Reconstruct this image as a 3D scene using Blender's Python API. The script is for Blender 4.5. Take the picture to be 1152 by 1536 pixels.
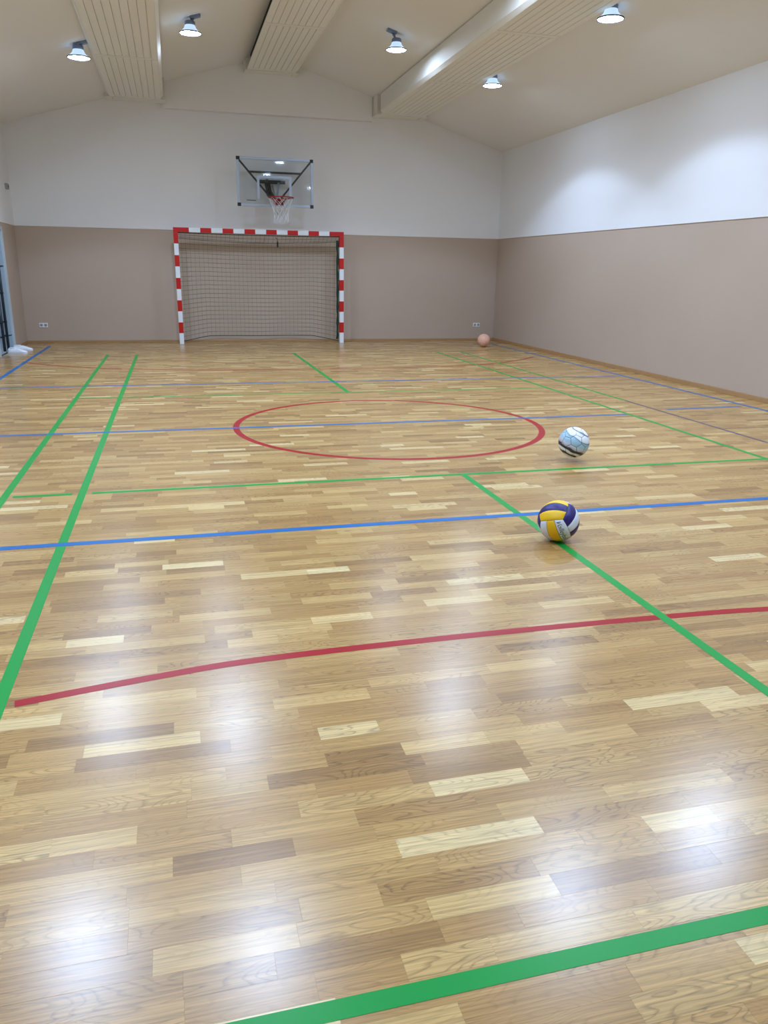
import bpy, bmesh, math, random
from mathutils import Vector, Matrix, noise

# ------------------------------------------------------------------ reset
for o in list(bpy.data.objects):
    bpy.data.objects.remove(o, do_unlink=True)
scn = bpy.context.scene
C = scn.collection
PI = math.pi

# ------------------------------------------------------------------ camera
W, H, F = 1152, 1536, 1164.683
YAW, PITCH, ROLL = 0.259595, 0.302085, 0.0170826
CAM = Vector((-1.94489, -7.09428, 1.40005))
_f = Vector((math.sin(YAW) * math.cos(PITCH), math.cos(YAW) * math.cos(PITCH), -math.sin(PITCH)))
_r = Vector((math.cos(YAW), -math.sin(YAW), 0.0))
_u = _r.cross(_f)
CR = math.cos(ROLL) * _r + math.sin(ROLL) * _u
CU = -math.sin(ROLL) * _r + math.cos(ROLL) * _u
CF = _f
cam_d = bpy.data.cameras.new('camera')
cam_d.sensor_fit = 'HORIZONTAL'
cam_d.sensor_width = 36.0
cam_d.lens = 36.0 * F / W
cam_d.clip_start = 0.02
cam_d.clip_end = 100
cam = bpy.data.objects.new('camera', cam_d)
m3 = Matrix((CR, CU, -CF)).transposed()
cam.matrix_world = Matrix.Translation(CAM) @ m3.to_4x4()
C.objects.link(cam)
scn.camera = cam

# ------------------------------------------------------------------ world, exposure
world = bpy.data.worlds.new('world')
scn.world = world
world.use_nodes = True
world.node_tree.nodes['Background'].inputs[0].default_value = (0.75, 0.85, 1.0, 1)
world.node_tree.nodes['Background'].inputs[1].default_value = 0.25
vs = scn.view_settings
vs.view_transform = 'Standard'
vs.look = 'None'
vs.gamma = 1.0
vs.use_curve_mapping = False
vs.exposure = 0.40
LAMP_WATT = 120.0
LAMP_COL = (0.65, 0.87, 1.27)
LAMP_GLOW = 100.0
BELL_GLOW = 0.7


def project(p):
    d = Vector(p) - CAM
    z = d.dot(CF)
    if z < 0.05:
        return None
    return (W / 2 + F * d.dot(CR) / z, H / 2 - F * d.dot(CU) / z)


# ------------------------------------------------------------------ materials
def srgb(r, g, b):
    def c(v):
        v /= 255.0
        return v / 12.92 if v <= 0.04045 else ((v + 0.055) / 1.055) ** 2.4
    return (c(r), c(g), c(b), 1.0)


def new_mat(name):
    m = bpy.data.materials.new(name)
    m.use_nodes = True
    nt = m.node_tree
    return m, nt, nt.nodes['Principled BSDF']


def plain(name, col, rough=0.5, metal=0.0, var=0.06, scale=6.0, bump=0.0, bscale=200.0, coat=0.0, spec=0.5):
    m, nt, b = new_mat(name)
    N, L = nt.nodes, nt.links
    tc = N.new('ShaderNodeTexCoord')
    nz = N.new('ShaderNodeTexNoise')
    nz.inputs['Scale'].default_value = scale
    nz.inputs['Detail'].default_value = 4
    L.new(tc.outputs['Object'], nz.inputs['Vector'])
    mr = N.new('ShaderNodeMapRange')
    mr.inputs['To Min'].default_value = 1 - var
    mr.inputs['To Max'].default_value = 1 + var
    L.new(nz.outputs['Fac'], mr.inputs['Value'])
    mx = N.new('ShaderNodeVectorMath')
    mx.operation = 'SCALE'
    mx.inputs[0].default_value = col[:3]
    L.new(mr.outputs[0], mx.inputs['Scale'])
    L.new(mx.outputs[0], b.inputs['Base Color'])
    b.inputs['Roughness'].default_value = rough
    b.inputs['Metallic'].default_value = metal
    b.inputs['Coat Weight'].default_value = coat
    b.inputs['Specular IOR Level'].default_value = spec
    if bump > 0:
        n2 = N.new('ShaderNodeTexNoise')
        n2.inputs['Scale'].default_value = bscale
        n2.inputs['Detail'].default_value = 3
        L.new(tc.outputs['Object'], n2.inputs['Vector'])
        bp = N.new('ShaderNodeBump')
        bp.inputs['Strength'].default_value = bump
        bp.inputs['Distance'].default_value = 0.004
        L.new(n2.outputs['Fac'], bp.inputs['Height'])
        L.new(bp.outputs[0], b.inputs['Normal'])
    return m


def emit(name, col, strength):
    m = bpy.data.materials.new(name)
    m.use_nodes = True
    nt = m.node_tree
    for n in list(nt.nodes):
        nt.nodes.remove(n)
    o = nt.nodes.new('ShaderNodeOutputMaterial')
    e = nt.nodes.new('ShaderNodeEmission')
    e.inputs[0].default_value = (*col, 1)
    e.inputs[1].default_value = strength
    nt.links.new(e.outputs[0], o.inputs[0])
    return m


M = {}
M['white_wall'] = plain('white_wall', srgb(232, 232, 232), 0.75, var=0.02, scale=1.5, bump=0.12, bscale=90)
M['ceiling'] = plain('ceiling_paint', srgb(231, 230, 227), 0.8, var=0.02, scale=1.2, bump=0.08, bscale=60)
M['tan_wall'] = plain('tan_lining', srgb(184, 165, 147), 0.55, var=0.03, scale=2.5, bump=0.1, bscale=160)
M['beam'] = plain('beam_cream', srgb(232, 230, 221), 0.6, var=0.02, scale=4)
M['gap_shade'] = plain('gap_shade', srgb(34, 31, 28), 0.9)
M['base_wood'] = plain('baseboard_wood', srgb(168, 130, 88), 0.4, var=0.12, scale=12)
M['sub_floor'] = plain('sub_floor', srgb(110, 80, 50), 0.8)
M['green'] = plain('green_tape', srgb(0, 144, 54), 0.34, var=0.04, scale=5, spec=0.3)
M['blue'] = plain('blue_tape', srgb(4, 98, 160), 0.34, var=0.04, scale=5, spec=0.3)
M['red'] = plain('red_tape', srgb(158, 2, 16), 0.34, var=0.04, scale=5, spec=0.3)
M['violet'] = plain('dark_violet_tape', srgb(88, 76, 92), 0.3, var=0.05, scale=5)
M['goal_white'] = plain('goal_white', srgb(226, 232, 236), 0.35, var=0.03)
M['goal_red'] = plain('goal_red', srgb(190, 12, 14), 0.35, var=0.05)
M['net_green'] = plain('net_green', srgb(98, 114, 98), 0.85, var=0.1, scale=20)
M['net_dark'] = plain('net_dark_green', srgb(36, 66, 54), 0.85, var=0.2, scale=60)
M['net_white'] = plain('net_white', srgb(235, 238, 238), 0.8, var=0.04)
M['black_metal'] = plain('black_metal', srgb(22, 24, 28), 0.45, var=0.1)
M['dark_metal'] = plain('dark_metal', srgb(38, 50, 60), 0.4, metal=0.3, var=0.15)
M['alu_blue'] = plain('pale_aluminium', srgb(172, 186, 204), 0.35, metal=0.35, var=0.04)
M['rim_red'] = plain('rim_red', srgb(150, 26, 24), 0.4, var=0.1)
M['lamp_alu'] = plain('lamp_aluminium', srgb(120, 138, 165), 0.35, metal=0.5, var=0.05)
M['lamp_dark'] = plain('lamp_dark_rim', srgb(52, 56, 66), 0.5, var=0.05)
M['plastic_white'] = plain('white_plastic', srgb(236, 238, 238), 0.35, var=0.02)
M['plastic_grey'] = plain('grey_plastic', srgb(150, 152, 150), 0.5, var=0.04)
M['door_blue'] = plain('door_pale_blue', srgb(150, 182, 205), 0.4, var=0.03)
M['door_frame'] = plain('door_frame_grey', srgb(190, 196, 196), 0.5, var=0.03)
M['shoe_white'] = plain('shoe_white', srgb(238, 240, 244), 0.6, var=0.04, scale=40)
M['shoe_sole'] = plain('shoe_sole', srgb(220, 222, 224), 0.6, var=0.05, scale=30)
M['shoe_dark'] = plain('shoe_lining', srgb(70, 74, 80), 0.9)
M['vb_yellow'] = plain('ball_yellow', srgb(238, 192, 8), 0.42, var=0.04, scale=30, bump=0.15, bscale=500)
M['vb_navy'] = plain('ball_navy', srgb(34, 24, 104), 0.42, var=0.08, scale=30, bump=0.15, bscale=500)
M['vb_white'] = plain('ball_white', srgb(216, 226, 236), 0.42, var=0.03, scale=30, bump=0.15, bscale=500)
M['vb_core'] = plain('ball_seam', srgb(40, 36, 44), 0.8)
M['ink'] = plain('ball_ink', srgb(10, 18, 24), 0.6)
M['peach'] = plain('ball_peach', srgb(226, 172, 146), 0.6, var=0.05, scale=25, bump=0.3, bscale=400)
M['peach_dark'] = plain('ball_peach_seam', srgb(150, 96, 72), 0.7)
M['lamp_face'] = emit('lamp_face', (0.68, 0.88, 1.20), LAMP_GLOW)


def glow_glass(name, col, strength):
    m, nt, b = new_mat(name)
    b.inputs['Base Color'].default_value = (0.18, 0.28, 0.45, 1)
    b.inputs['Roughness'].default_value = 0.3
    b.inputs['Emission Color'].default_value = (*col, 1)
    b.inputs['Emission Strength'].default_value = strength
    return m


M['lamp_bell'] = glow_glass('lamp_prismatic_bell', (0.55, 0.75, 1.0), BELL_GLOW)


def glass_mat():
    m, nt, b = new_mat('backboard_acrylic')
    N, L = nt.nodes, nt.links
    out = N['Material Output']
    tr = N.new('ShaderNodeBsdfTransparent')
    tr.inputs[0].default_value = (0.90, 0.93, 0.95, 1)
    gl = N.new('ShaderNodeBsdfGlossy')
    gl.inputs['Roughness'].default_value = 0.03
    fr = N.new('ShaderNodeFresnel')
    fr.inputs['IOR'].default_value = 1.5
    mx = N.new('ShaderNodeMixShader')
    L.new(fr.outputs[0], mx.inputs[0])
    L.new(tr.outputs[0], mx.inputs[1])
    L.new(gl.outputs[0], mx.inputs[2])
    L.new(mx.outputs[0], out.inputs[0])
    N.remove(b)
    return m


M['glass'] = glass_mat()


def parquet_mat():
    m, nt, b = new_mat('oak_parquet')
    N, L = nt.nodes, nt.links
    geo = N.new('ShaderNodeNewGeometry')
    at = N.new('ShaderNodeAttribute')
    at.attribute_name = 'tone'
    sep = N.new('ShaderNodeSeparateColor')
    L.new(at.outputs['Color'], sep.inputs[0])

    def math_(op, a, c=None, v=None):
        n = N.new('ShaderNodeMath')
        n.operation = op
        if isinstance(a, (int, float)):
            n.inputs[0].default_value = a
        else:
            L.new(a, n.inputs[0])
        if c is not None:
            if isinstance(c, (int, float)):
                n.inputs[1].default_value = c
            else:
                L.new(c, n.inputs[1])
        return n.outputs[0]
    sx = N.new('ShaderNodeSeparateXYZ')
    L.new(geo.outputs['Position'], sx.inputs[0])
    offs = math_('MULTIPLY', sep.outputs[1], 57.0)
    offx = math_('ADD', sx.outputs[0], offs)
    off2 = math_('MULTIPLY', sep.outputs[2], 31.0)
    offy = math_('ADD', sx.outputs[1], off2)
    # fine straight grain
    cv = N.new('ShaderNodeCombineXYZ')
    L.new(math_('MULTIPLY', offx, 3.5), cv.inputs[0])
    L.new(math_('MULTIPLY', offy, 190.0), cv.inputs[1])
    L.new(offs, cv.inputs[2])
    n1 = N.new('ShaderNodeTexNoise')
    n1.inputs['Scale'].default_value = 1.0
    n1.inputs['Detail'].default_value = 5
    n1.inputs['Roughness'].default_value = 0.6
    L.new(cv.outputs[0], n1.inputs['Vector'])
    # cathedral figure: rings of a slowly varying stretched field
    cv2 = N.new('ShaderNodeCombineXYZ')
    L.new(math_('MULTIPLY', offx, 2.6), cv2.inputs[0])
    L.new(math_('MULTIPLY', offy, 12.0), cv2.inputs[1])
    L.new(off2, cv2.inputs[2])
    n2 = N.new('ShaderNodeTexNoise')
    n2.inputs['Scale'].default_value = 1.0
    n2.inputs['Detail'].default_value = 1.5
    L.new(cv2.outputs[0], n2.inputs['Vector'])
    ring = math_('MULTIPLY', n2.outputs['Fac'], 22.0)
    ring = math_('ADD', ring, math_('MULTIPLY', n1.outputs['Fac'], 0.5))
    ring = math_('FRACT', ring)
    rr = N.new('ShaderNodeValToRGB')
    rr.color_ramp.elements[0].position = 0.0
    rr.color_ramp.elements[0].color = (0.50, 0.47, 0.44, 1)
    rr.color_ramp.elements[1].position = 0.30
    rr.color_ramp.elements[1].color = (1, 1, 1, 1)
    e = rr.color_ramp.elements.new(0.9)
    e.color = (0.97, 0.97, 0.97, 1)
    e = rr.color_ramp.elements.new(1.0)
    e.color = (0.50, 0.47, 0.44, 1)
    L.new(ring, rr.inputs[0])
    # wood tone by strip
    tone = N.new('ShaderNodeValToRGB')
    cr = tone.color_ramp
    cr.elements[0].position = 0.0
    cr.elements[0].color = srgb(130, 94, 52)
    cr.elements[1].position = 1.0
    cr.elements[1].color = srgb(222, 199, 146)
    for pos, col in ((0.2, (150, 113, 63)), (0.45, (170, 131, 75)), (0.7, (186, 149, 89)), (0.86, (202, 168, 106))):
        e = cr.elements.new(pos)
        e.color = srgb(*col)
    L.new(sep.outputs[0], tone.inputs[0])
    # a pink shift on some strips
    pk = N.new('ShaderNodeMix')
    pk.data_type = 'RGBA'
    pk.blend_type = 'MULTIPLY'
    L.new(math_('MULTIPLY', sep.outputs[2], 0.35), pk.inputs['Factor'])
    L.new(tone.outputs[0], pk.inputs['A'])
    pk.inputs['B'].default_value = (1.0, 0.93, 0.88, 1)
    # combine
    g = N.new('ShaderNodeMapRange')
    g.inputs['From Min'].default_value = 0.25
    g.inputs['From Max'].default_value = 0.75
    g.inputs['To Min'].default_value = 0.58
    g.inputs['To Max'].default_value = 1.36
    L.new(n1.outputs['Fac'], g.inputs['Value'])
    mg = N.new('ShaderNodeMix')
    mg.data_type = 'RGBA'
    mg.blend_type = 'MULTIPLY'
    mg.inputs['Factor'].default_value = 1.0
    L.new(pk.outputs['Result'], mg.inputs['A'])
    L.new(g.outputs[0], mg.inputs['B'])
    mr = N.new('ShaderNodeMix')
    mr.data_type = 'RGBA'
    mr.blend_type = 'MULTIPLY'
    figure = N.new('ShaderNodeMapRange')
    figure.inputs['From Min'].default_value = 0.35
    figure.inputs['From Max'].default_value = 1.0
    figure.inputs['To Min'].default_value = 0.25
    figure.inputs['To Max'].default_value = 0.85
    L.new(sep.outputs[1], figure.inputs['Value'])
    L.new(figure.outputs[0], mr.inputs['Factor'])
    L.new(mg.outputs['Result'], mr.inputs['A'])
    L.new(rr.outputs[0], mr.inputs['B'])
    L.new(mr.outputs['Result'], b.inputs['Base Color'])
    b.inputs['Roughness'].default_value = 0.25
    b.inputs['IOR'].default_value = 1.5
    b.inputs['Specular IOR Level'].default_value = 0.7
    bp = N.new('ShaderNodeBump')
    bp.inputs['Strength'].default_value = 0.12
    bp.inputs['Distance'].default_value = 0.0006
    L.new(n1.outputs['Fac'], bp.inputs['Height'])
    L.new(bp.outputs[0], b.inputs['Normal'])
    return m


M['parquet'] = parquet_mat()


def football_mat():
    """Printed ball skin: curved stripes of white, black and pale blue across the panels."""
    m, nt, b = new_mat('football_print')
    N, L = nt.nodes, nt.links
    tc = N.new('ShaderNodeTexCoord')
    sp = N.new('ShaderNodeSeparateXYZ')
    L.new(tc.outputs['Object'], sp.inputs[0])
    nz = N.new('ShaderNodeTexNoise')
    nz.inputs['Scale'].default_value = 9.0
    nz.inputs['Detail'].default_value = 1.0
    L.new(tc.outputs['Object'], nz.inputs['Vector'])
    a = N.new('ShaderNodeMath')
    a.operation = 'MULTIPLY_ADD'
    a.inputs[1].default_value = 4.2
    a.inputs[2].default_value = 0.5 - 0.10
    L.new(sp.outputs[2], a.inputs[0])
    c = N.new('ShaderNodeMath')
    c.operation = 'MULTIPLY_ADD'
    c.inputs[1].default_value = 0.20
    L.new(nz.outputs['Fac'], c.inputs[0])
    L.new(a.outputs[0], c.inputs[2])
    r = N.new('ShaderNodeValToRGB')
    cr = r.color_ramp
    cr.elements[0].position = 0.0
    cr.elements[0].color = srgb(225, 228, 226)
    cr.elements[1].position = 1.0
    cr.elements[1].color = srgb(238, 240, 240)
    white, black, pale, grey = (226, 231, 233), (28, 32, 38), (158, 192, 208), (174, 178, 190)
    for pos, col in ((0.08, white), (0.10, black), (0.16, black), (0.18, white), (0.25, white), (0.27, black), (0.35, (60, 46, 52)),
                     (0.38, grey), (0.48, (200, 200, 210)), (0.52, pale), (0.70, pale), (0.73, (96, 130, 150)), (0.76, white),
                     (0.88, white), (0.90, (50, 54, 60)), (0.93, white)):
        e = cr.elements.new(pos)
        e.color = srgb(*col)
    L.new(c.outputs[0], r.inputs[0])
    L.new(r.outputs[0], b.inputs['Base Color'])
    b.inputs['Roughness'].default_value = 0.4
    return m


M['football'] = football_mat()


# ------------------------------------------------------------------ mesh helpers
def link_mesh(name, bm, mat, parent=None, smooth=False, loc=None):
    me = bpy.data.meshes.new(name)
    bmesh.ops.recalc_face_normals(bm, faces=bm.faces)
    bm.to_mesh(me)
    bm.free()
    if mat is not None:
        me.materials.append(M[mat])
    if smooth:
        for p in me.polygons:
            p.use_smooth = True
    o = bpy.data.objects.new(name, me)
    C.objects.link(o)
    if loc is not None:
        o.location = loc
    if parent is not None:
        o.parent = parent
    return o


def tag(o, label, cat, group=None):
    o['label'] = label
    o['category'] = cat
    if group:
        o['group'] = group
    return o


def structure(o):
    o['kind'] = 'structure'
    return o


def thing(name, label, cat, loc=(0, 0, 0), rot=(0, 0, 0), group=None):
    o = bpy.data.objects.new(name, None)
    o.empty_display_size = 0.1
    C.objects.link(o)
    o.location = loc
    o.rotation_euler = rot
    return tag(o, label, cat, group)


def add_box(bm, x0, x1, y0, y1, z0, z1, bevel=0.0, mat=None):
    vs_ = [bm.verts.new(v) for v in ((x0, y0, z0), (x1, y0, z0), (x1, y1, z0), (x0, y1, z0),
                                     (x0, y0, z1), (x1, y0, z1), (x1, y1, z1), (x0, y1, z1))]
    fs = [bm.faces.new([vs_[i] for i in q]) for q in
          ((3, 2, 1, 0), (4, 5, 6, 7), (0, 1, 5, 4), (1, 2, 6, 5), (2, 3, 7, 6), (3, 0, 4, 7))]
    if bevel > 0:
        es = list({e for f in fs for e in f.edges})
        bmesh.ops.bevel(bm, geom=es, offset=bevel, segments=2, affect='EDGES', profile=0.7)
    return vs_


def box(name, b6, mat, parent=None, bevel=0.0):
    bm = bmesh.new()
    add_box(bm, *b6, bevel=bevel)
    return link_mesh(name, bm, mat, parent)


def add_tube(bm, pts, rad, n=6, closed=False):
    pts = [Vector(p) for p in pts]
    rings = []
    k = len(pts)
    for i, p in enumerate(pts):
        if closed:
            t = pts[(i + 1) % k] - pts[i - 1]
        else:
            t = pts[min(i + 1, k - 1)] - pts[max(i - 1, 0)]
        t.normalize()
        a = t.cross(Vector((0, 0, 1)))
        if a.length < 0.2:
            a = t.cross(Vector((0, 1, 0)))
        a.normalize()
        b_ = t.cross(a)
        r = rad(i / (k - 1)) if callable(rad) else rad
        rings.append([bm.verts.new(p + (a * math.cos(2 * PI * j / n) + b_ * math.sin(2 * PI * j / n)) * r) for j in range(n)])
    seg = k if closed else k - 1
    for i in range(seg):
        A, B = rings[i], rings[(i + 1) % k]
        for j in range(n):
            bm.faces.new((A[j], A[(j + 1) % n], B[(j + 1) % n], B[j]))
    if not closed and n > 2:
        bm.faces.new(rings[0][::-1])
        bm.faces.new(rings[-1])


def add_lathe(bm, prof, n=32, cx=0, cy=0, axis='z', cap=True):
    rings = []
    for r, z in prof:
        if r < 1e-6:
            rings.append([bm.verts.new((cx, cy, z))])
        else:
            rings.append([bm.verts.new((cx + r * math.cos(2 * PI * j / n), cy + r * math.sin(2 * PI * j / n), z)) for j in range(n)])
    for A, B in zip(rings[:-1], rings[1:]):
        for j in range(n):
            if len(A) == 1 and len(B) == 1:
                continue
            if len(A) == 1:
                bm.faces.new((A[0], B[j], B[(j + 1) % n]))
            elif len(B) == 1:
                bm.faces.new((A[j], A[(j + 1) % n], B[0]))
            else:
                bm.faces.new((A[j], A[(j + 1) % n], B[(j + 1) % n], B[j]))
    if cap:
        for rg, flip in ((rings[0], True), (rings[-1], False)):
            if len(rg) > 2:
                bm.faces.new(rg[::-1] if flip else rg)


def add_prism(bm, poly, axis, a0, a1):
    """Extrude a 2D polygon along an axis; axis 'y': poly is (x,z); 'x': (y,z); 'z': (x,y)."""
    def pt(p, a):
        return {'y': (p[0], a, p[1]), 'x': (a, p[0], p[1]), 'z': (p[0], p[1], a)}[axis]
    A = [bm.verts.new(pt(p, a0)) for p in poly]
    B = [bm.verts.new(pt(p, a1)) for p in poly]
    n = len(poly)
    bm.faces.new(A)
    bm.faces.new(B[::-1])
    for i in range(n):
        bm.faces.new((A[i], A[(i + 1) % n], B[(i + 1) % n], B[i]))


# ------------------------------------------------------------------ room shell
XL, XR = -4.62, 4.62
YB, YF = 8.80, -9.20          # far wall and the wall behind the camera
ZP, ZE, ZR = 2.05, 3.70, 5.04  # paint edge, eaves, ridge
SL = (ZR - ZE) / XR


def ceil_z(x):
    return ZR - SL * abs(x)


T = 0.15
# end walls
for nm, y0, y1, rec in (('wall_back', YB, YB + T, 1), ('wall_front', YF - T, YF, -1)):
    bm = bmesh.new()
    add_prism(bm, [(XL - T, ZP), (XR + T, ZP), (XR + T, ZE), (0, ZR + 0.02), (XL - T, ZE)], 'y', y0, y1)
    wall = structure(link_mesh(nm, bm, 'white_wall'))
    if rec > 0:
        box('wainscot', (XL - T, XR + T, y0 + 0.012, y1, 0, ZP), 'tan_wall', wall)
    else:
        box('wainscot', (XL - T, XR + T, y0, y1 - 0.012, 0, ZP), 'tan_wall', wall)
# side walls
bm = bmesh.new()
add_box(bm, XR, XR + T, YF, YB, ZP, ZE + 0.02)
wr = structure(link_mesh('wall_right', bm, 'white_wall'))
box('wainscot', (XR + 0.012, XR + T, YF, YB, 0, ZP), 'tan_wall', wr)
DY0, DY1, DZ = 6.30, 7.62, 1.98
bm = bmesh.new()
add_box(bm, XL - T, XL, YF, YB, ZP, ZE + 0.02)
wl = structure(link_mesh('wall_left', bm, 'white_wall'))
box('wainscot', (XL - T, XL - 0.012, YF, DY0, 0, ZP), 'tan_wall', wl)
box('wainscot', (XL - T, XL - 0.012, DY1, YB, 0, ZP), 'tan_wall', wl)
box('wainscot', (XL - T, XL - 0.012, DY0, DY1, DZ, ZP), 'tan_wall', wl)
# ceiling: two slopes
bm = bmesh.new()
add_prism(bm, [(XL - T, ceil_z(XL - T)), (0, ZR), (XR + T, ceil_z(XR + T)), (XR + T, ceil_z(XR + T) + 0.2), (0, ZR + 0.2), (XL - T, ceil_z(XL - T) + 0.2)],
          'y', YF - T, YB + T)
structure(link_mesh('ceiling', bm, 'ceiling'))
# bulkhead on the far wall between the two outer beams
bm = bmesh.new()
zb = 4.08
add_prism(bm, [(-1.93, zb), (1.88, zb), (1.88, ceil_z(1.88)), (0, ZR), (-1.93, ceil_z(-1.93))], 'y', YB - 0.14, YB)
structure(link_mesh('trim_1', bm, 'white_wall'))
# baseboards
structure(box('baseboard_right', (XR - 0.012, XR + 0.02, YF, YB, 0, 0.055), 'base_wood', bevel=0.004))
structure(box('baseboard_back', (XL, XR, YB - 0.004, YB + 0.03, 0, 0.04), 'base_wood', bevel=0.003))
bl = structure(box('baseboard_left', (XL - 0.02, XL + 0.004, YF, DY0 - 0.06, 0, 0.04), 'base_wood', bevel=0.003))
structure(box('baseboard_left', (XL - 0.02, XL + 0.004, DY1 + 0.06, YB, 0, 0.04), 'base_wood', bevel=0.003))

# ------------------------------------------------------------------ parquet floor
random.seed(11)
floor = structure(box('floor', (XL - T, XR + T, YF - T, YB + T, -0.05, -0.012), 'sub_floor'))
SW = 0.0685
strips = []
y = YF
row = 0
while y < YB + 0.01:
    x = XL - random.random() * 0.4
    while x < XR + 0.02:
        ln = random.choice((0.20, 0.25, 0.29, 0.33, 0.38, 0.44)) * random.uniform(0.93, 1.07)
        x0, x1 = max(x, XL - 0.02), min(x + ln, XR + 0.02)
        q = random.random()
        if q < 0.085:
            t = random.uniform(0.80, 0.97)
        elif q < 0.21:
            t = random.uniform(0.18, 0.38)
        else:
            t = random.uniform(0.38, 0.78)
        if x1 - x0 > 0.01:
            strips.append((x0, x1, y, y + SW, random.uniform(-0.00012, 0.0), (t, random.random(), random.random())))
        x += ln
    y += SW
    row += 1


def screen_area(s):
    x0, x1, y0, y1 = s[:4]
    c = project(((x0 + x1) / 2, (y0 + y1) / 2, 0))
    if c is None or not (-20 < c[0] < W + 20 and 0 < c[1] < H + 15):
        return 0.0
    ps = [project(p) for p in ((x0, y0, 0), (x1, y0, 0), (x1, y1, 0), (x0, y1, 0))]
    if any(p is None for p in ps):
        return 0.0
    a = 0
    for i in range(4):
        a += ps[i][0] * ps[(i + 1) % 4][1] - ps[(i + 1) % 4][0] * ps[i][1]
    return abs(a) / 2


order = sorted(range(len(strips)), key=lambda i: -screen_area(strips[i]))
single = set(order[:300])


def strip_geo(s, verts, faces, cols, ox=0.0, oy=0.0):
    x0, x1, y0, y1, z, c = s
    g, ch = 0.00006, 0.00016
    x0 += g - ox
    x1 -= g + ox
    y0 += g - oy
    y1 -= g + oy
    n = len(verts)
    verts += [(x0 + ch, y0 + ch, z), (x1 - ch, y0 + ch, z), (x1 - ch, y1 - ch, z), (x0 + ch, y1 - ch, z),
              (x0, y0, z - 0.00012), (x1, y0, z - 0.00012), (x1, y1, z - 0.00012), (x0, y1, z - 0.00012),
              (x0, y0, -0.012), (x1, y0, -0.012), (x1, y1, -0.012), (x0, y1, -0.012)]
    faces.append((n, n + 1, n + 2, n + 3))
    for i in range(4):
        j = (i + 1) % 4
        faces.append((n + 4 + i, n + 4 + j, n + j, n + i))
        faces.append((n + 8 + i, n + 8 + j, n + 4 + j, n + 4 + i))
    cols += [c] * 12


def strip_object(name, verts, faces, cols, loc):
    me = bpy.data.meshes.new(name)
    me.from_pydata(verts, [], faces)
    a = me.attributes.new('tone', 'FLOAT_COLOR', 'POINT')
    flat = []
    for c in cols:
        flat += [c[0], c[1], c[2], 1.0]
    a.data.foreach_set('color', flat)
    me.materials.append(M['parquet'])
    o = bpy.data.objects.new(name, me)
    C.objects.link(o)
    o.location = loc
    o.parent = floor
    return o


V, Fc, Cc = [], [], []
for i, s in enumerate(strips):
    if i in single:
        v, f, c = [], [], []
        ox, oy = (s[0] + s[1]) / 2, (s[2] + s[3]) / 2
        strip_geo(s, v, f, c, ox, oy)
        strip_object('parquet_strip', v, f, c, (ox, oy, 0))
    else:
        strip_geo(s, V, Fc, Cc)
rest = strip_object('parquet_strips', V, Fc, Cc, (0, 0, 0))
rest['kind'] = 'stuff'

# ------------------------------------------------------------------ court lines (tape)
def add_band(bm, pts, w, z, closed=False):
    """Flat tape of width w following pts (x, y); thin, with its top at z."""
    k = len(pts)
    P = [Vector((p[0], p[1], 0)) for p in pts]
    rows_ = []
    for i in range(k):
        if closed:
            t = P[(i + 1) % k] - P[i - 1]
        else:
            t = P[min(i + 1, k - 1)] - P[max(i - 1, 0)]
        t.normalize()
        nrm = Vector((-t.y, t.x, 0)) * (w / 2)
        a, b_ = P[i] + nrm, P[i] - nrm
        rows_.append([bm.verts.new((a.x, a.y, z)), bm.verts.new((b_.x, b_.y, z)),
                      bm.verts.new((b_.x, b_.y, z - 0.00009)), bm.verts.new((a.x, a.y, z - 0.00009))])
    for i in range(k if closed else k - 1):
        A, B = rows_[i], rows_[(i + 1) % k]
        for j in range(4):
            bm.faces.new((A[j], A[(j + 1) % 4], B[(j + 1) % 4], B[j]))
    if not closed:
        bm.faces.new(rows_[0][::-1])
        bm.faces.new(rows_[-1])


def court_line(segs, w, mat, z, label, closed=False, group=None):
    bm = bmesh.new()
    for pts in segs:
        add_band(bm, pts, w, z, closed)
    o = link_mesh('court_line', bm, mat)
    tag(o, label, 'floor line', group)
    return o


YE = 6.55
ZG, ZRD, ZBL = 0.0007, 0.0005, 0.0009
court_line([[(-2.59, -6.7), (-2.59, YE)]], 0.048, 'green', ZG, 'long green line at left, the right one of the close parallel pair')
court_line([[(-3.05, -6.7), (-3.05, YE)]], 0.048, 'green', ZG, 'long green line nearest the left edge, left one of the close parallel pair')
court_line([[(0, -6.7), (0, -1.98)]], 0.046, 'green', ZG, 'green line running away from the viewer under the yellow and navy volleyball')
court_line([[(0, 1.98), (0, YE)]], 0.05, 'green', ZG, 'short far green line running toward the goal beyond the red circle')
court_line([[(2.59, -6.7), (2.59, YE)]], 0.044, 'green', ZG, 'long green line running away from the viewer, right of the red circle and football')
court_line([[(3.05, 0.9), (3.05, YE)]], 0.042, 'green', ZG, 'thin far green line closest to the right wall')
court_line([[(3.05, -6.7), (3.05, 0.88)]], 0.035, 'violet', ZG, 'thin dark greyish violet line at the right edge')
court_line([[(-3.0, -1.98), (-2.65, -1.98)], [(-2.53, -1.98), (2.62, -1.98)]], 0.044, 'green', ZG - 0.0001,
           'thin green cross line just in front of the red circle')
court_line([[(-3.03, 1.98), (2.6, 1.98)]], 0.036, 'green', ZG - 0.0001, 'faint green cross line just beyond the red circle')
court_line([[(-3.05, -5.94), (3.05, -5.94)]], 0.046, 'green', ZG - 0.0001, 'broad green cross line at the bottom, nearest to the viewer')
court_line([[(-4.2, -2.97), (4.18, -2.97)]], 0.055, 'blue', ZBL, 'broad blue cross line passing behind the volleyball')
court_line([[(-4.2, 0.0), (2.56, 0.05)]], 0.05, 'blue', ZBL, 'blue cross line through the middle of the red circle')
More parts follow.
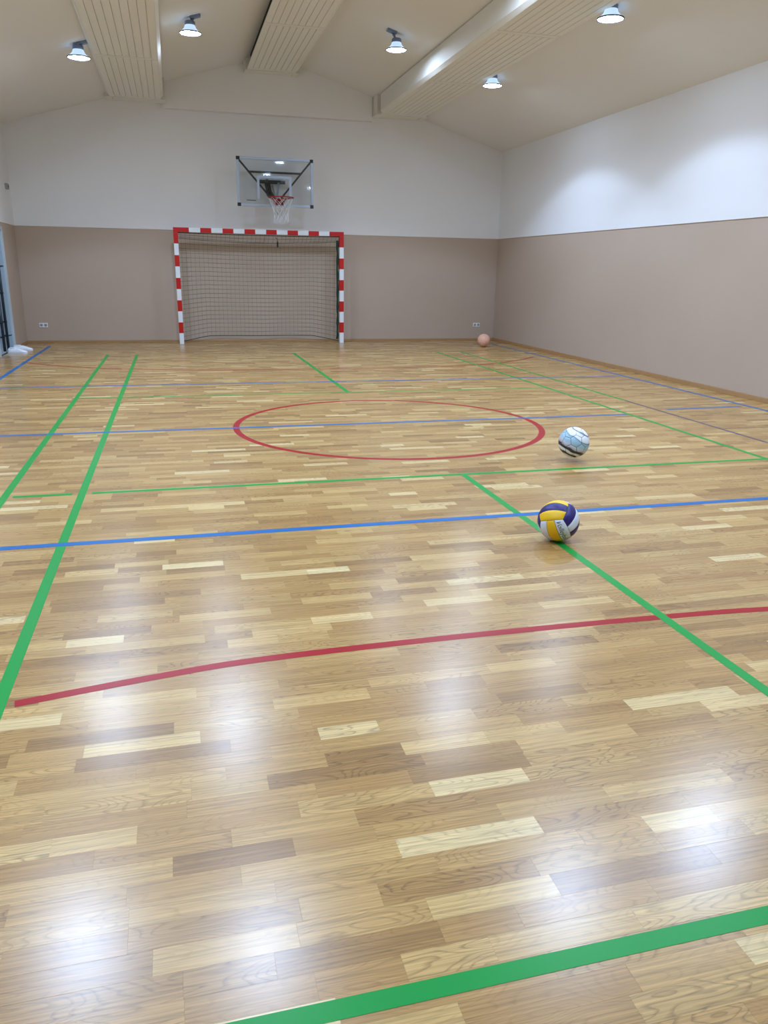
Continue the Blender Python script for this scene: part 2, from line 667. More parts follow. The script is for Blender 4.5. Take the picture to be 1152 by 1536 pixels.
court_line([[(3.17, 0.26), (4.15, 0.3)]], 0.05, 'blue', ZBL, 'short blue cross line touching the blue line by the right wall')
court_line([[(-4.2, 2.9), (4.2, 2.92)]], 0.05, 'blue', ZBL, 'far pale blue cross line between the red circle and the goal')
court_line([[(-4.15, -8.5), (-4.15, 8.15)]], 0.055, 'blue', ZBL - 0.0001, 'blue line running along the left wall past the white shoes')
court_line([[(4.25, -8.5), (4.25, 8.1)]], 0.05, 'blue', ZBL - 0.0001, 'long blue line running along the foot of the right wall')
circ = [(1.43 * math.cos(2 * PI * i / 128) - 0.04, 1.41 * math.sin(2 * PI * i / 128) - 0.06) for i in range(128)]
court_line([circ], 0.058, 'red', ZRD, 'red circle in the middle of the court', closed=True)


def smooth_curve(pts, n=12):
    out = []
    P = [pts[0]] + list(pts) + [pts[-1]]
    for i in range(1, len(P) - 2):
        for k in range(n):
            t = k / n
            out.append(tuple(0.5 * (2 * P[i][j] + (P[i + 1][j] - P[i - 1][j]) * t + (2 * P[i - 1][j] - 5 * P[i][j] + 4 * P[i + 1][j] - P[i + 2][j]) * t * t
                                    + (3 * P[i][j] - P[i - 1][j] - 3 * P[i + 1][j] + P[i + 2][j]) * t ** 3) for j in (0, 1)))
    out.append(pts[-1])
    return out


court_line([smooth_curve([(-2.54, -4.585), (-2.1, -4.505), (-1.69, -4.455), (-0.89, -4.44), (0.0, -4.455), (0.52, -4.485), (1.4, -4.58), (2.3, -4.78), (3.2, -5.15), (3.9, -5.6)])],
           0.044, 'red', ZRD, 'broad red curved line sweeping across the foreground')
court_line([smooth_curve([(-4.1, 5.5), (-3.5, 4.98), (-2.75, 4.62), (-1.6, 4.33), (0, 4.22), (1.4, 4.25), (2.39, 4.42), (3.3, 4.85), (4.05, 5.5)])],
           0.045, 'red', ZRD, 'faint far red curved line in front of the goal')

# ------------------------------------------------------------------ door on the left, with bolt rods
door = structure(box('door_1', (XL - 0.07, XL - 0.03, DY0 + 0.05, DY1 - 0.05, 0.01, DZ - 0.05), 'door_blue', bevel=0.004))
bm = bmesh.new()
add_box(bm, XL - 0.09, XL + 0.008, DY0, DY0 + 0.05, 0, DZ)
add_box(bm, XL - 0.09, XL + 0.008, DY1 - 0.05, DY1, 0, DZ)
add_box(bm, XL - 0.09, XL + 0.008, DY0 + 0.05, DY1 - 0.05, DZ - 0.05, DZ)
link_mesh('door_frame', bm, 'door_frame', door)
for yy, z1 in ((6.93, 1.72), (6.62, 0.9)):
    bm = bmesh.new()
    add_tube(bm, [(XL + 0.012, yy, 0.06), (XL + 0.012, yy, z1)], 0.022, 10)
    rod = link_mesh('bolt_rod', bm, 'dark_metal', door, smooth=True)
    for zz in (0.28, 0.5, 0.95, 1.35):
        if zz < z1 - 0.1:
            box('guide', (XL - 0.03, XL + 0.036, yy - 0.026, yy + 0.026, zz - 0.012, zz + 0.012), 'black_metal', rod, bevel=0.004)
bm = bmesh.new()
add_tube(bm, [(XL + 0.0, 6.99, 0.28), (XL + 0.05, 7.0, 0.28), (XL + 0.05, 7.11, 0.28)], 0.009, 8)
link_mesh('latch_lever', bm, 'black_metal', door, smooth=True)
bm = bmesh.new()
add_tube(bm, [(XL - 0.03, 7.02, 1.36), (XL + 0.03, 7.02, 1.36), (XL + 0.035, 7.16, 1.36)], 0.011, 8)
link_mesh('door_handle', bm, 'black_metal', door, smooth=True)


# ------------------------------------------------------------------ ceiling beams
def ceiling_beam(xc, half, zb, label, open_side=0):
    b = thing('ceiling_beam', label, 'beam', (xc, 0, zb), group='panelled ceiling beams')
    x0, x1 = -half, half
    zt0, zt1 = ceil_z(xc - half) - zb, ceil_z(xc + half) - zb
    peak = ZR - zb
    gap = 0.018
    # inner core reaching the ceiling; its dark colour paints the shadow in the gaps
    ins = 0.05
    bm = bmesh.new()
    poly = [(x0 + ins, 0.022), (x1 - ins, 0.022), (x1 - ins, ceil_z(xc + x1 - ins) - zb + 0.01)]
    if xc + x0 < 0 < xc + x1:
        poly.append((-xc, peak + 0.01))
    poly.append((x0 + ins, ceil_z(xc + x0 + ins) - zb + 0.01))
    add_prism(bm, poly, 'y', YF + 0.02, 8.18)
    link_mesh('core', bm, 'gap_shade', b)
    # side boards, a little short of the ceiling
    for s, xs, zt in ((-1, x0, zt0), (1, x1, zt1)):
        if s == open_side:
            continue
        hgt = zt - gap
        if hgt < 0.06:
            continue
        bm = bmesh.new()
        xa, xb = (xs, xs + 0.018) if s < 0 else (xs - 0.018, xs)
        add_box(bm, xa, xb, YF + 0.02, 8.2, 0.045, hgt)
        link_mesh('side_board', bm, 'beam', b)
    # angled edge strips under the side boards
    for s, xs in ((-1, x0), (1, x1)):
        if s == open_side:
            continue
        bm = bmesh.new()
        o = -s
        add_prism(bm, [(xs, 0.042), (xs + o * 0.042, 0.0), (xs + o * 0.05, 0.022), (xs + o * 0.02, 0.043)], 'y', YF + 0.02, 8.22)
        link_mesh('edge_strip', bm, 'beam', b)
    # underside: planks with open grooves, cross rails at the joints
    il = x0 + (0.044 if open_side != -1 else 0.0)
    ir = x1 - (0.044 if open_side != 1 else 0.0)
    box('backing_board', (il, ir, 0.07, 8.22, 0.013, 0.0215), 'beam', b)
    n = 9
    g = 0.007
    wd = (ir - il - g * (n - 1)) / n
    joints = [8.22, 5.50, 2.78, 0.06]
    meshes = {}
    for a, c in zip(joints[:-1], joints[1:]):
        box('cross_rail', (il, ir, c + 0.008, c + 0.10, 0.0, 0.0125), 'beam', b, bevel=0.002)
        if 'k' not in meshes:
            bm = bmesh.new()
            L_ = a - c - 0.11
            add_box(bm, -wd / 2, wd / 2, -L_ / 2, L_ / 2, 0.0, 0.0125, bevel=0.002)
            tmp = link_mesh('plank', bm, 'beam', b)
            meshes['k'] = tmp.data
            bpy.data.objects.remove(tmp)
        for i in range(n):
            pl = bpy.data.objects.new('plank', meshes['k'])
            C.objects.link(pl)
            pl.parent = b
            pl.location = (il + wd / 2 + i * (wd + g), (a + c + 0.10) / 2, 0)
    box('panel', (il, ir, YF + 0.02, 0.055, 0.0, 0.02), 'beam', b)
    box('end_rail', (il, ir, 8.225, 8.33, 0.0, 0.02), 'beam', b, bevel=0.002)
    # stub that joins the beam to the far wall, with a shallow sunk field
    bm = bmesh.new()
    zt = min(zt0, zt1) if not (xc + x0 < 0 < xc + x1) else zt0
    poly = [(x0 - 0.03, 0.0), (x1 + 0.03, 0.0), (x1 + 0.03, ceil_z(xc + x1 + 0.03) - zb)]
    if xc + x0 < 0 < xc + x1:
        poly.append((-xc, peak))
    poly.append((x0 - 0.03, ceil_z(xc + x0 - 0.03) - zb))
    add_prism(bm, [(p[0], p[1] if p[1] > 0 else 0.015) for p in poly], 'y', 8.34, YB)
    link_mesh('end_stub', bm, 'beam', b)
    bm = bmesh.new()
    xa, xb = x0 - 0.03, x1 + 0.03
    add_box(bm, xa, xa + 0.11, 8.34, YB - 0.145, -0.004, 0.018)
    add_box(bm, xb - 0.11, xb, 8.34, YB - 0.145, -0.004, 0.018)
    add_box(bm, xa + 0.11, xb - 0.11, 8.34, 8.42, -0.004, 0.018)
    link_mesh('stub_border', bm, 'beam', b)
    return b


ceiling_beam(-2.385, 0.465, 4.15, 'cream grooved-plank ceiling beam at upper left, between the two left lamps', 0)
ceiling_beam(-0.02, 0.45, 4.72, 'cream grooved-plank ceiling beam along the ridge, middle one of three', -1)
ceiling_beam(2.385, 0.465, 4.15, 'cream grooved-plank ceiling beam at right with a brightly lit side', 0)

# ------------------------------------------------------------------ ceiling lamps
lamp_protos = {}


def lamp_parts():
    """Prismatic bell lamp, its open face at z=0, hanging on a bracket."""
    parts = []
    bm = bmesh.new()
    add_lathe(bm, [(0.140, 0.006), (0.130, 0.018), (0.104, 0.036), (0.080, 0.062), (0.066, 0.098)], 36, cap=False)
    parts.append(('bell', bm, 'lamp_bell', True))
    bm = bmesh.new()
    add_lathe(bm, [(0.138, 0.010), (0.147, 0.010), (0.149, 0.004), (0.147, -0.004), (0.138, -0.004), (0.138, 0.010)], 36, cap=False)
    parts.append(('rim', bm, 'lamp_dark', True))
    bm = bmesh.new()
    add_lathe(bm, [(0.0, -0.003), (0.09, -0.002), (0.1375, 0.004)], 36, cap=False)
    parts.append(('lamp_glass', bm, 'lamp_face', True))
    bm = bmesh.new()
    add_lathe(bm, [(0.066, 0.095), (0.070, 0.10), (0.070, 0.135), (0.060, 0.148), (0.0, 0.15)], 24, cap=False)
    parts.append(('gear_housing', bm, 'lamp_alu', True))
    return parts


def make_lamp(x, y, z, label, group=None):
    t = thing('ceiling_lamp', label, 'lamp', (x, y, z), group=group)
    if not lamp_protos:
        for nm, bm, mt, sm in lamp_parts():
            o = link_mesh(nm, bm, mt, t, smooth=sm)
            lamp_protos[nm] = o.data
    else:
        for nm, me in lamp_protos.items():
            o = bpy.data.objects.new(nm, me)
            C.objects.link(o)
            o.parent = t
    # bracket from the housing to the sloping ceiling, on the ridge side
    top = ceil_z(x) - z
    sgn = -1 if x > 0 else 1
    bm = bmesh.new()
    xo = sgn * 0.07
    add_tube(bm, [(0, 0, 0.12), (xo * 0.3, 0, max(0.15, top - 0.08)), (xo, 0, ceil_z(x + xo) - z - 0.01)], 0.016, 8)
    link_mesh('bracket', bm, 'lamp_alu', t, smooth=True)
    bm = bmesh.new()
    a = math.atan(SL) * (1 if x < 0 else -1)
    vs_ = add_box(bm, -0.07, 0.07, -0.045, 0.045, -0.03, 0.0)
    bmesh.ops.transform(bm, matrix=Matrix.Translation((xo, 0, ceil_z(x + xo) - z)) @ Matrix.Rotation(-a, 4, 'Y'), verts=bm.verts)
    link_mesh('mounting_plate', bm, 'lamp_alu', t)
    ld = bpy.data.lights.new('lamp_light', 'SPOT')
    ld.energy = LAMP_WATT
    ld.color = LAMP_COL
    ld.spot_size = math.radians(125)
    ld.spot_blend = 0.22
    ld.shadow_soft_size = 0.12
    lo = bpy.data.objects.new('lamp_light', ld)
    C.objects.link(lo)
    lo.parent = t
    lo.location = (0, 0, -0.02)
    return t


LX = {0: (-2.97, 4.00), 1: (-1.52, 4.40), 2: (1.36, 4.42), 3: (2.86, 4.06)}
named = {(0, 0): 'round bright ceiling lamp on the far left, tucked beside the left beam',
         (1, 0): 'round bright ceiling lamp between the left beam and the middle beam',
         (2, 0): 'round bright ceiling lamp on a bracket between the middle and right beams',
         (3, 0): 'round bright ceiling lamp right of the right beam, the lower farther one',
         (3, 1): 'round bright ceiling lamp right of the right beam, at the top edge'}
for rj, yy in enumerate((5.1, 1.7, -1.7, -5.1)):
    for ci, (lx, lz) in LX.items():
        lab = named.get((ci, rj), 'round ceiling lamp hidden above the top edge of the view')
        make_lamp(lx, yy, lz, lab, 'ceiling lamps')

# ------------------------------------------------------------------ handball goal
GY = 8.40
GX0, GX1, GH = -1.89, 1.27, 2.08
goal = thing('handball_goal', 'red and white striped goal with green net against the far wall', 'goal', ((GX0 + GX1) / 2, GY, 0))
hw = (GX1 - GX0) / 2
P8 = 0.08
for s in (-1, 1):
    xa, xb = (-hw, -hw + P8) if s < 0 else (hw - P8, hw)
    post = box('post', (xa, xb, -0.04, 0.04, 0.0, GH - P8), 'goal_white', goal, bevel=0.006)
    e = 0.0012
    for z0, z1 in ((0.2, 0.4), (0.6, 0.8), (1.0, 1.2), (1.4, 1.6), (1.8, GH - P8)):
        box('red_band', (xa - e, xb + e, -0.04 - e, 0.04 + e, z0, z1), 'goal_red', post, bevel=0.006)
bar = box('crossbar', (-hw, hw, -0.04, 0.04, GH - P8, GH), 'goal_white', goal, bevel=0.006)
e = 0.0012
edges = [(-hw - e, -hw + 0.28)] + [(-hw + 0.28 + 0.2 * (2 * k + 1), -hw + 0.28 + 0.2 * (2 * k + 2)) for k in range(6)] + [(hw - 0.28, hw + e)]
for xa, xb in edges:
    box('red_band', (xa, xb, -0.04 - e, 0.04 + e, GH - P8 - e, GH + e), 'goal_red', bar, bevel=0.006)
# net: roof, back and side panels of knotted strings
bm = bmesh.new()
NX0, NX1 = -hw + 0.05, hw - 0.05
BYT, BYB = 0.33, 0.35


def netgrid(fn, nu, nv, ru, rv, su=14, sv=14):
    for i in range(nu + 1):
        add_tube(bm, [fn(i / nu, k / sv) for k in range(sv + 1)], ru, 3)
    for j in range(nv + 1):
        add_tube(bm, [fn(k / su, j / nv) for k in range(su + 1)], rv, 3)


def back(u, v):
    x = NX0 + (NX1 - NX0) * u
    lift = 0.10 * min(1.0, 6 * min(u, 1 - u))
    z0 = 0.02 + lift
    z = 1.90 + (z0 - 1.90) * v - 0.05 * math.sin(PI * u) * (1 - v)
    yy = BYT + (BYB - BYT) * v - 0.10 * max(0, 1 - 10 * min(u, 1 - u)) + 0.012 * math.sin(17 * u + 3 * v)
    return (x, yy, z)


def roof(u, v):
    x = NX0 + (NX1 - NX0) * u
    b_ = back(u, 0)
    z = 2.0 + (b_[2] - 2.0) * v - 0.045 * math.sin(PI * v) * (0.4 + math.sin(PI * u))
    return (x, 0.03 + (b_[1] - 0.03) * v, z)


def side(sgn):
    def f_(u, v):
        xb = back(0.0 if sgn < 0 else 1.0, v)
        xf = NX0 - 0.0 if sgn < 0 else NX1 + 0.0
        z = xb[2] + (1 - u) * ((2.0 - 2.0 * v) - xb[2]) * 0.9
        return (xf + (xb[0] - xf) * u + 0.02 * math.sin(PI * u) * (1 if sgn < 0 else -1), 0.035 + (xb[1] - 0.035) * u, max(z, 0.02))
    return f_


netgrid(back, 38, 22, 0.0020, 0.0032, 40, 16)
netgrid(roof, 38, 4, 0.0026, 0.0034, 40, 6)
netgrid(side(-1), 5, 22, 0.0026, 0.003, 6, 16)
netgrid(side(1), 5, 22, 0.0026, 0.003, 6, 16)
link_mesh('net', bm, 'net_green', goal)
bm = bmesh.new()
random.seed(4)
add_tube(bm, [(NX1 - 0.05 + random.uniform(-0.006, 0.006), 0.10 + random.uniform(-0.01, 0.01), 1.93 - 1.86 * k / 24) for k in range(25)],
         lambda t: 0.020 + 0.006 * math.sin(40 * t), 8)
add_tube(bm, [back(k / 40, 1.0) for k in range(41)], 0.007, 6)
add_tube(bm, [roof(k / 40, 0.06) for k in range(41)], 0.008, 6)
add_tube(bm, [back(0, 1), (NX0, 0.04, 0.015)], 0.008, 6)
add_tube(bm, [back(1, 1), (NX1, 0.04, 0.015)], 0.009, 6)
link_mesh('net_rope', bm, 'net_dark', goal, smooth=True)
bm = bmesh.new()
add_box(bm, 0.325, 0.355, 0.20, 0.215, 1.78, 1.88, bevel=0.004)
add_tube(bm, [(0.34, 0.207, 1.87), (0.335, 0.207, 1.94), (0.30, 0.2, 1.95)], 0.006, 6)
link_mesh('strap', bm, 'black_metal', goal)

# ------------------------------------------------------------------ basketball hoop
BX0, BX1, BZ0, BZ1, BYY = -0.722, 0.665, 2.475, 3.303, 8.25
bw, bh = (BX1 - BX0) / 2, (BZ1 - BZ0)
hoop = thing('basketball_hoop', 'clear framed basketball backboard with red rim and white net above the goal', 'basketball hoop',
             ((BX0 + BX1) / 2, BYY, BZ0))
box('glass_panel', (-bw + 0.03, bw - 0.03, -0.006, 0.006, 0.03, bh - 0.03), 'glass', hoop)
fr = 0.042
for nm, b6 in (('frame_rail', (-bw + fr, bw - fr, -0.02, 0.02, 0, fr)), ('frame_rail', (-bw + fr, bw - fr, -0.02, 0.02, bh - fr, bh)),
               ('frame_rail', (-bw, -bw + fr, -0.02, 0.02, fr, bh - fr)), ('frame_rail', (bw - fr, bw, -0.02, 0.02, fr, bh - fr))):
    box(nm, b6, 'alu_blue', hoop, bevel=0.005)
for sx_ in (-1, 1):
    for z0, z1 in ((-0.004, 0.055), (bh - 0.055, bh + 0.004)):
        xa, xb = sorted((sx_ * (bw + 0.004), sx_ * (bw - 0.06)))
        box('corner_cap', (xa, xb, -0.024, 0.024, z0, z1), 'black_metal', hoop, bevel=0.008)
# printed target square on the front face
tx0, tx1, tz0, tz1 = -0.335, 0.295, 0.13, 0.53
bm = bmesh.new()
for b6 in ((tx0, tx1, tz1 - 0.045, tz1), (tx0, tx0 + 0.045, tz0, tz1 - 0.045), (tx1 - 0.045, tx1, tz0, tz1 - 0.045)):
    add_box(bm, b6[0], b6[1], -0.0085, -0.0062, b6[2], b6[3])
link_mesh('target_square', bm, 'alu_blue', hoop)
box('maker_mark', (-0.53, -0.36, -0.0085, -0.0062, 0.095, 0.108), 'black_metal', hoop)
# black V frame behind the glass
def bar_between(name, a, b_, w, d, mat, parent):
    a, b_ = Vector(a), Vector(b_)
    t = (b_ - a).normalized()
    n = Vector((0, 1, 0))
    s = t.cross(n).normalized()
    bm2 = bmesh.new()
    vv = []
    for p in (a, b_):
        for i, j in ((-1, -1), (1, -1), (1, 1), (-1, 1)):
            vv.append(bm2.verts.new(p + s * (w / 2 * i) + n * (d / 2 * j)))
    for q in ((3, 2, 1, 0), (4, 5, 6, 7), (0, 1, 5, 4), (1, 2, 6, 5), (2, 3, 7, 6), (3, 0, 4, 7)):
        bm2.faces.new([vv[i] for i in q])
    return link_mesh(name, bm2, mat, parent)


bar_between('brace', (-bw + 0.04, 0.045, bh - 0.04), (-0.08, 0.045, 0.15), 0.03, 0.03, 'black_metal', hoop)
bar_between('brace', (bw - 0.04, 0.045, bh - 0.04), (0.10, 0.045, 0.15), 0.03, 0.03, 'black_metal', hoop)
bar_between('brace', (-0.485, 0.075, bh - 0.238), (0.485, 0.075, bh - 0.238), 0.034, 0.03, 'black_metal', hoop)
box('wall_bracket', (-0.24, 0.24, 0.45, 0.50, 0.44, 0.50), 'black_metal', hoop)
box('wall_plate', (-0.07, 0.07, 0.50, YB - BYY - 0.001, 0.36, 0.56), 'plastic_white', hoop, bevel=0.004)
bm = bmesh.new()
add_tube(bm, [(-0.10 + 0.0, 0.46, 0.48), (-0.10, 0.25, 0.32), (-0.05, 0.06, 0.17)], 0.042, 10)
for k in range(7):
    t = k / 6
    add_tube(bm, [(-0.10, 0.42 - 0.28 * t, 0.445 - 0.21 * t), (-0.10, 0.40 - 0.28 * t, 0.43 - 0.21 * t)], 0.055, 10)
link_mesh('spring_arm', bm, 'black_metal', hoop)
bar_between('support_arm', (0.12, 0.47, 0.46), (0.03, 0.06, 0.17), 0.04, 0.04, 'alu_blue', hoop)
bar_between('support_arm', (0.0, 0.5, 0.42), (0.0, 0.05, 0.13), 0.03, 0.03, 'alu_blue', hoop)
# rim, its bracket and the net
RR, RY, RZ, RX = 0.225, -0.37, 0.135, 0.045
bm = bmesh.new()
add_tube(bm, [(RX + RR * math.cos(2 * PI * k / 40), RY + RR * math.sin(2 * PI * k / 40), RZ) for k in range(40)], 0.011, 8, closed=True)
rim = link_mesh('rim', bm, 'rim_red', hoop, smooth=True)
bm = bmesh.new()
add_box(bm, RX - 0.09, RX + 0.09, -0.03, -0.0095, 0.03, 0.15, bevel=0.004)
add_prism(bm, [(RX - 0.085, -0.03), (RX + 0.085, -0.03), (RX + 0.05, RY + RR - 0.01), (RX - 0.05, RY + RR - 0.01)], 'z', RZ - 0.012, RZ + 0.008)
add_tube(bm, [(RX - 0.06, -0.03, 0.04), (RX - 0.11, RY + RR * 0.87, RZ - 0.01)], 0.009, 6)
add_tube(bm, [(RX + 0.06, -0.03, 0.04), (RX + 0.11, RY + RR * 0.87, RZ - 0.01)], 0.009, 6)
link_mesh('rim_bracket', bm, 'rim_red', rim)
bm = bmesh.new()
NB, LV = 10, 7
prof = [(0.222, 0.0), (0.195, -0.07), (0.165, -0.14), (0.140, -0.21), (0.128, -0.28), (0.126, -0.35), (0.135, -0.42), (0.13, -0.44)]
for k in range(NB):
    for sgn in (-1, 1):
        pts = []
        for l in range(LV + 1):
            ang = 2 * PI * (k + sgn * 0.5 * (l % 2)) / NB
            r, dz = prof[l]
            pts.append((RX + r * math.cos(ang), RY + r * math.sin(ang), RZ + dz))
        add_tube(bm, pts, 0.0036, 4)
link_mesh('net', bm, 'net_white', rim, smooth=True)

# ------------------------------------------------------------------ balls
def sphere_patch(bm, fn, nu, nv, R0, pillow=0.02, edge=0.16):
    grid = []
    for i in range(nu + 1):
        col = []
        for j in range(nv + 1):
            u, v = i / nu, j / nv
            d = fn(u, v).normalized()
            m_ = min(u, 1 - u) * 3.0
            m2 = min(v, 1 - v)
            q = min(min(m_, m2) / edge, 1.0)
            r = R0 * (1 - pillow * (1 - q) ** 2)
            col.append(bm.verts.new(d * r))
        grid.append(col)
    for i in range(nu):
        for j in range(nv):
            bm.faces.new((grid[i][j], grid[i + 1][j], grid[i + 1][j + 1], grid[i][j + 1]))


def volleyball(loc, R0, frame, label):
    t = thing('volleyball', label, 'ball', loc)
    bm = bmesh.new()
    bmesh.ops.create_uvsphere(bm, u_segments=32, v_segments=20, radius=R0 * 0.972)
    link_mesh('core', bm, 'vb_core', t, smooth=True)
    ax_t, ax_r, ax_l = frame
    cols = {('t', 1): ('vb_yellow', 'vb_navy', 'vb_yellow'), ('r', 1): ('vb_white_d', 'vb_white', 'vb_navy'), ('l', 1): ('vb_white', 'vb_yellow', 'vb_white'),
            ('t', -1): ('vb_yellow', 'vb_navy', 'vb_yellow'), ('r', -1): ('vb_navy', 'vb_white', 'vb_navy'), ('l', -1): ('vb_white', 'vb_yellow', 'vb_white')}
    cols[('r', 1)] = ('vb_navy', 'vb_white', 'vb_navy')
    spec = {'t': (ax_t, ax_r, ax_l), 'r': (ax_r, ax_l, ax_t), 'l': (ax_l, ax_t, ax_r)}  # normal, strip direction, stacking direction
    for k, (n, d, s) in spec.items():
        for sg in (1, -1):
            for i in range(3):
                lo = -1 + 2 * i / 3
                hi = lo + 2 / 3

                def fn(u, v, lo=lo, hi=hi, n=n, d=d, s=s, sg=sg):
                    gu, gv = 0.008, 0.012
                    a = math.tan((-1 + gu + (2 - 2 * gu) * u) * PI / 4)
                    b_ = math.tan((lo + gv + (hi - lo - 2 * gv) * v) * PI / 4)
                    return n * sg + d * a + s * b_
                bm = bmesh.new()
                sphere_patch(bm, fn, 18, 8, R0)
                link_mesh('panel', bm, cols[(k, sg)][i], t, smooth=True)
    # script lettering along the white strip next to the navy face
    cu = bpy.data.curves.new('lettering', 'FONT')
    cu.body = 'Volleyball'
    cu.size = 1.0
    cu.shear = 0.35
    cu.resolution_u = 2
    tmp = bpy.data.objects.new('tmp_text', cu)
    C.objects.link(tmp)
    dg = bpy.context.evaluated_depsgraph_get()
    me0 = bpy.data.meshes.new_from_object(tmp.evaluated_get(dg))
    bpy.data.objects.remove(tmp)
    bm = bmesh.new()
    bm.from_mesh(me0)
    bpy.data.meshes.remove(me0)
    bmesh.ops.subdivide_edges(bm, edges=[e_ for e_ in bm.edges if e_.calc_length() > 0.25], cuts=2)
    xs = [v.co.x for v in bm.verts]
    xm, xM = min(xs), max(xs)
    for v in bm.verts:
        u = (v.co.x - xm) / (xM - xm)
        a = 0.86 - 1.72 * u                 # runs away from the top face
        b_ = 0.56 + (v.co.y - 0.25) * 0.44    # across the strip, tall side toward the navy face
        dvec = (ax_l + ax_t * math.tan(a * PI / 4) + ax_r * math.tan(b_ * PI / 4)).normalized()
        v.co = dvec * (R0 * 1.003)
    link_mesh('lettering', bm, 'ink', t)
    return t


def cam_frame(centre):
    """right, up and towards-viewer directions at a point (used only to orient a ball)."""
    n = (CAM - Vector(centre)).normalized()
    r_ = Vector((0, 0, 1)).cross(n).normalized()
    return r_, n.cross(r_), n


VC = Vector((0.007, -3.446, 0.1125))
r_, u_, n_ = cam_frame(VC)
corner = (r_ * 0.22 + u_ * 0.08 + n_).normalized()
e1 = (r_ - corner * r_.dot(corner)).normalized()
e2 = corner.cross(e1)


def axis_at(deg):
    a = math.radians(deg)
    return (corner * (1 / math.sqrt(3)) + (e1 * math.cos(a) + e2 * math.sin(a)) * math.sqrt(2 / 3)).normalized()


fr_t, fr_r, fr_l = axis_at(129), axis_at(9), axis_at(249)
volleyball(VC, 0.112, (fr_t, fr_r, fr_l), 'yellow, navy and white volleyball resting on the green line')


def football(loc, R0, label, rot):
    t = thing('football', label, 'ball', loc)
    t.rotation_euler = rot
    bm = bmesh.new()
    bmesh.ops.create_uvsphere(bm, u_segments=32, v_segments=20, radius=R0 * 0.978)
    link_mesh('core', bm, 'vb_core', t, smooth=True)
    ph = (1 + 5 ** 0.5) / 2
    iv = []
    for a in (-1, 1):
        for b_ in (-ph, ph):
            iv += [Vector((0, a, b_)), Vector((a, b_, 0)), Vector((b_, 0, a))]
    nb = {i: [j for j in range(12) if j != i and abs((iv[i] - iv[j]).length - 2) < 1e-3] for i in range(12)}
    polys = []
    for i in range(12):
        polys.append([iv[i].lerp(iv[j], 1 / 3) for j in nb[i]])
    for i in range(12):
        for j in nb[i]:
            for k in nb[i]:
                if i < j < k and k in nb[j]:
                    pts = []
                    for a, b_ in ((i, j), (j, k), (k, i)):
                        pts += [iv[a].lerp(iv[b_], 1 / 3), iv[a].lerp(iv[b_], 2 / 3)]
                    polys.append(pts)
    for pts in polys:
        c = sum(pts, Vector()) / len(pts)
        cn = c.normalized()
        ea = (pts[0] - c).normalized()
        eb = cn.cross(ea)
        pts = sorted(pts, key=lambda p: math.atan2((p - c).dot(eb), (p - c).dot(ea)))
        ring = []
        for a in range(len(pts)):
            for k in range(4):
                ring.append(pts[a].lerp(pts[(a + 1) % len(pts)], k / 4))
        bm = bmesh.new()
        cv = bm.verts.new(cn * R0)
        prev = None
        for lev, q in enumerate((0.3, 0.6, 0.85, 0.965)):
            rad = R0 * (1.0, 1.0, 0.999, 0.985)[lev]
            cur = [bm.verts.new((c + (p - c) * q).normalized() * rad) for p in ring]
            for j in range(len(ring)):
                k = (j + 1) % len(ring)
                if prev is None:
                    bm.faces.new((cv, cur[j], cur[k]))
                else:
                    bm.faces.new((prev[j], cur[j], cur[k], prev[k]))
            prev = cur
        link_mesh('panel', bm, 'football', t, smooth=True)
    return t


FC = Vector((0.985, -1.757, 0.150))
r_, u_, n_ = cam_frame(FC)
zax = (r_ * 0.42 + u_ * 0.88 + n_ * 0.22).normalized()
xax = (r_ - zax * r_.dot(zax)).normalized()
yax = zax.cross(xax)
football(FC, 0.118, 'white, pale blue and black football bouncing beside the red circle', Matrix((xax, yax, zax)).transposed().to_euler())

# far peach ball
PB = Vector((3.843, 7.355, 0.1235))
pb = thing('rubber_ball', 'plain peach coloured ball on the floor in the far right corner', 'ball', PB)
bm = bmesh.new()
bmesh.ops.create_uvsphere(bm, u_segments=40, v_segments=24, radius=0.1235)
link_mesh('ball_body', bm, 'peach', pb, smooth=True)
for rot in (Matrix.Rotation(0.5, 4, 'X'), Matrix.Rotation(1.6, 4, 'Y'), Matrix.Rotation(2.0, 4, 'X') @ Matrix.Rotation(0.7, 4, 'Y')):
    bm = bmesh.new()
    add_tube(bm, [(0.1232 * math.cos(2 * PI * k / 48), 0.1232 * math.sin(2 * PI * k / 48), 0) for k in range(48)], 0.0012, 4, closed=True)
    bmesh.ops.transform(bm, matrix=rot, verts=bm.verts)
    link_mesh('seam', bm, 'peach_dark', pb)


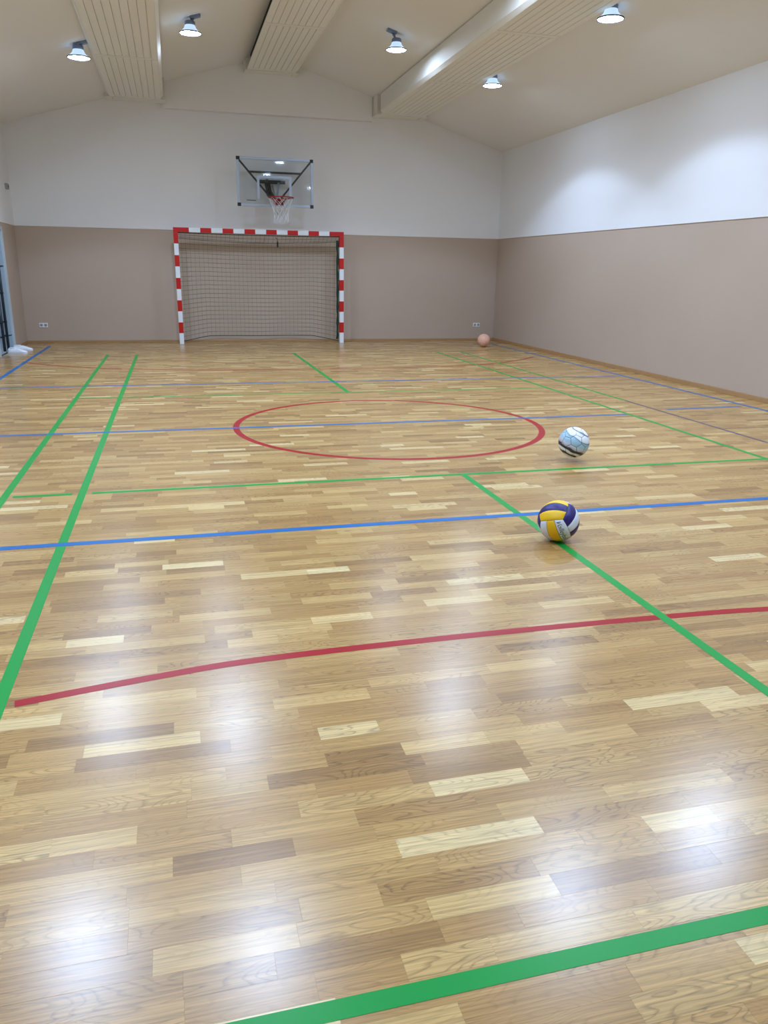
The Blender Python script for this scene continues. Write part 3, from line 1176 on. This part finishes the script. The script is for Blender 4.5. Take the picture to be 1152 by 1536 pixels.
# ------------------------------------------------------------------ white shoes by the door
def shoe(loc, rz, label):
    t = thing('shoe', label, 'shoe', loc, (0, 0, rz), group='white shoes by the left wall')
    # stations along the foot: position, half width, top height
    st = [(-0.145, 0.026, 0.075), (-0.13, 0.034, 0.088), (-0.09, 0.038, 0.084), (-0.05, 0.037, 0.080), (-0.01, 0.039, 0.085),
          (0.03, 0.043, 0.076), (0.07, 0.047, 0.060), (0.10, 0.046, 0.050), (0.125, 0.038, 0.043), (0.143, 0.022, 0.034)]
    bm = bmesh.new()
    rings = []
    n = 12
    for x, w, h in st:
        rg = []
        for k in range(n):
            a = PI * k / (n - 1)
            cy = math.cos(a)
            sz = math.sin(a)
            rg.append(bm.verts.new((x, w * math.copysign(abs(cy) ** 0.8, cy), 0.022 + (h - 0.022) * sz ** 0.75)))
        rings.append(rg)
    for A, B in zip(rings[:-1], rings[1:]):
        for k in range(n - 1):
            bm.faces.new((A[k], A[k + 1], B[k + 1], B[k]))
    bm.faces.new(rings[0])
    bm.faces.new(rings[-1][::-1])
    up = link_mesh('upper', bm, 'shoe_white', t, smooth=True)
    bm = bmesh.new()
    out = [(x, w + 0.004) for x, w, h in st]
    poly = [(x - (0.006 if i == 0 else 0) + (0.006 if i == len(st) - 1 else 0), w) for i, (x, w) in enumerate(out)]
    poly = poly + [(x, -w) for x, w in reversed(poly)]
    add_prism(bm, poly, 'z', 0.0, 0.027)
    link_mesh('sole', bm, 'shoe_sole', t)
    bm = bmesh.new()
    add_lathe(bm, [(0.0, 0.0), (0.022, 0.0), (0.031, 0.004), (0.034, 0.014), (0.03, 0.02), (0.024, 0.016), (0.0, 0.006)], 20, cap=False)
    bmesh.ops.transform(bm, matrix=Matrix.Translation((-0.078, 0, 0.074)) @ Matrix.Diagonal((1.55, 0.95, 1, 1)), verts=bm.verts)
    link_mesh('collar', bm, 'shoe_white', t, smooth=True)
    for i in range(4):
        x = -0.005 + 0.02 * i
        h = 0.087 - 0.006 * i
        bm = bmesh.new()
        add_tube(bm, [(x, -0.025, h - 0.016), (x + 0.004, -0.012, h - 0.001), (x + 0.006, 0.012, h - 0.001), (x + 0.002, 0.025, h - 0.016)], 0.0032, 6)
        link_mesh('lace', bm, 'shoe_sole', t, smooth=True)
    return t


shoe((-4.47, 6.90, 0.0), -0.12, 'white low sneaker in front, closer to the viewer, by the left wall')
shoe((-4.465, 7.36, 0.0), 0.05, 'white low sneaker partly behind the other, by the left wall')

# ------------------------------------------------------------------ sockets and wall sensor
def socket(x, z, label):
    t = thing('wall_socket', label, 'socket', (x, YB + 0.012, z))
    box('plate', (-0.075, 0.075, -0.012, 0.0, -0.04, 0.04), 'plastic_white', t, bevel=0.004)
    for s in (-1, 1):
        bm = bmesh.new()
        add_lathe(bm, [(0.024, 0.0), (0.026, 0.004), (0.022, 0.004), (0.020, 0.001), (0.0, 0.001)], 20, cap=False)
        bmesh.ops.transform(bm, matrix=Matrix.Translation((0.037 * s, -0.012, 0)) @ Matrix.Rotation(PI / 2, 4, 'X'), verts=bm.verts)
        link_mesh('outlet', bm, 'plastic_grey', t, smooth=True)


socket(-4.32, 0.32, 'small white double wall socket in the far left corner')
socket(4.24, 0.32, 'small white double wall socket above the peach ball')
sn = thing('wall_sensor', 'small grey sensor box with dark window high on the left wall', 'sensor', (XL, 8.40, 2.66))
box('housing', (0.0, 0.045, -0.06, 0.06, -0.045, 0.045), 'plastic_grey', sn, bevel=0.006)
box('window', (0.044, 0.049, -0.02, 0.035, -0.022, 0.022), 'black_metal', sn, bevel=0.002)
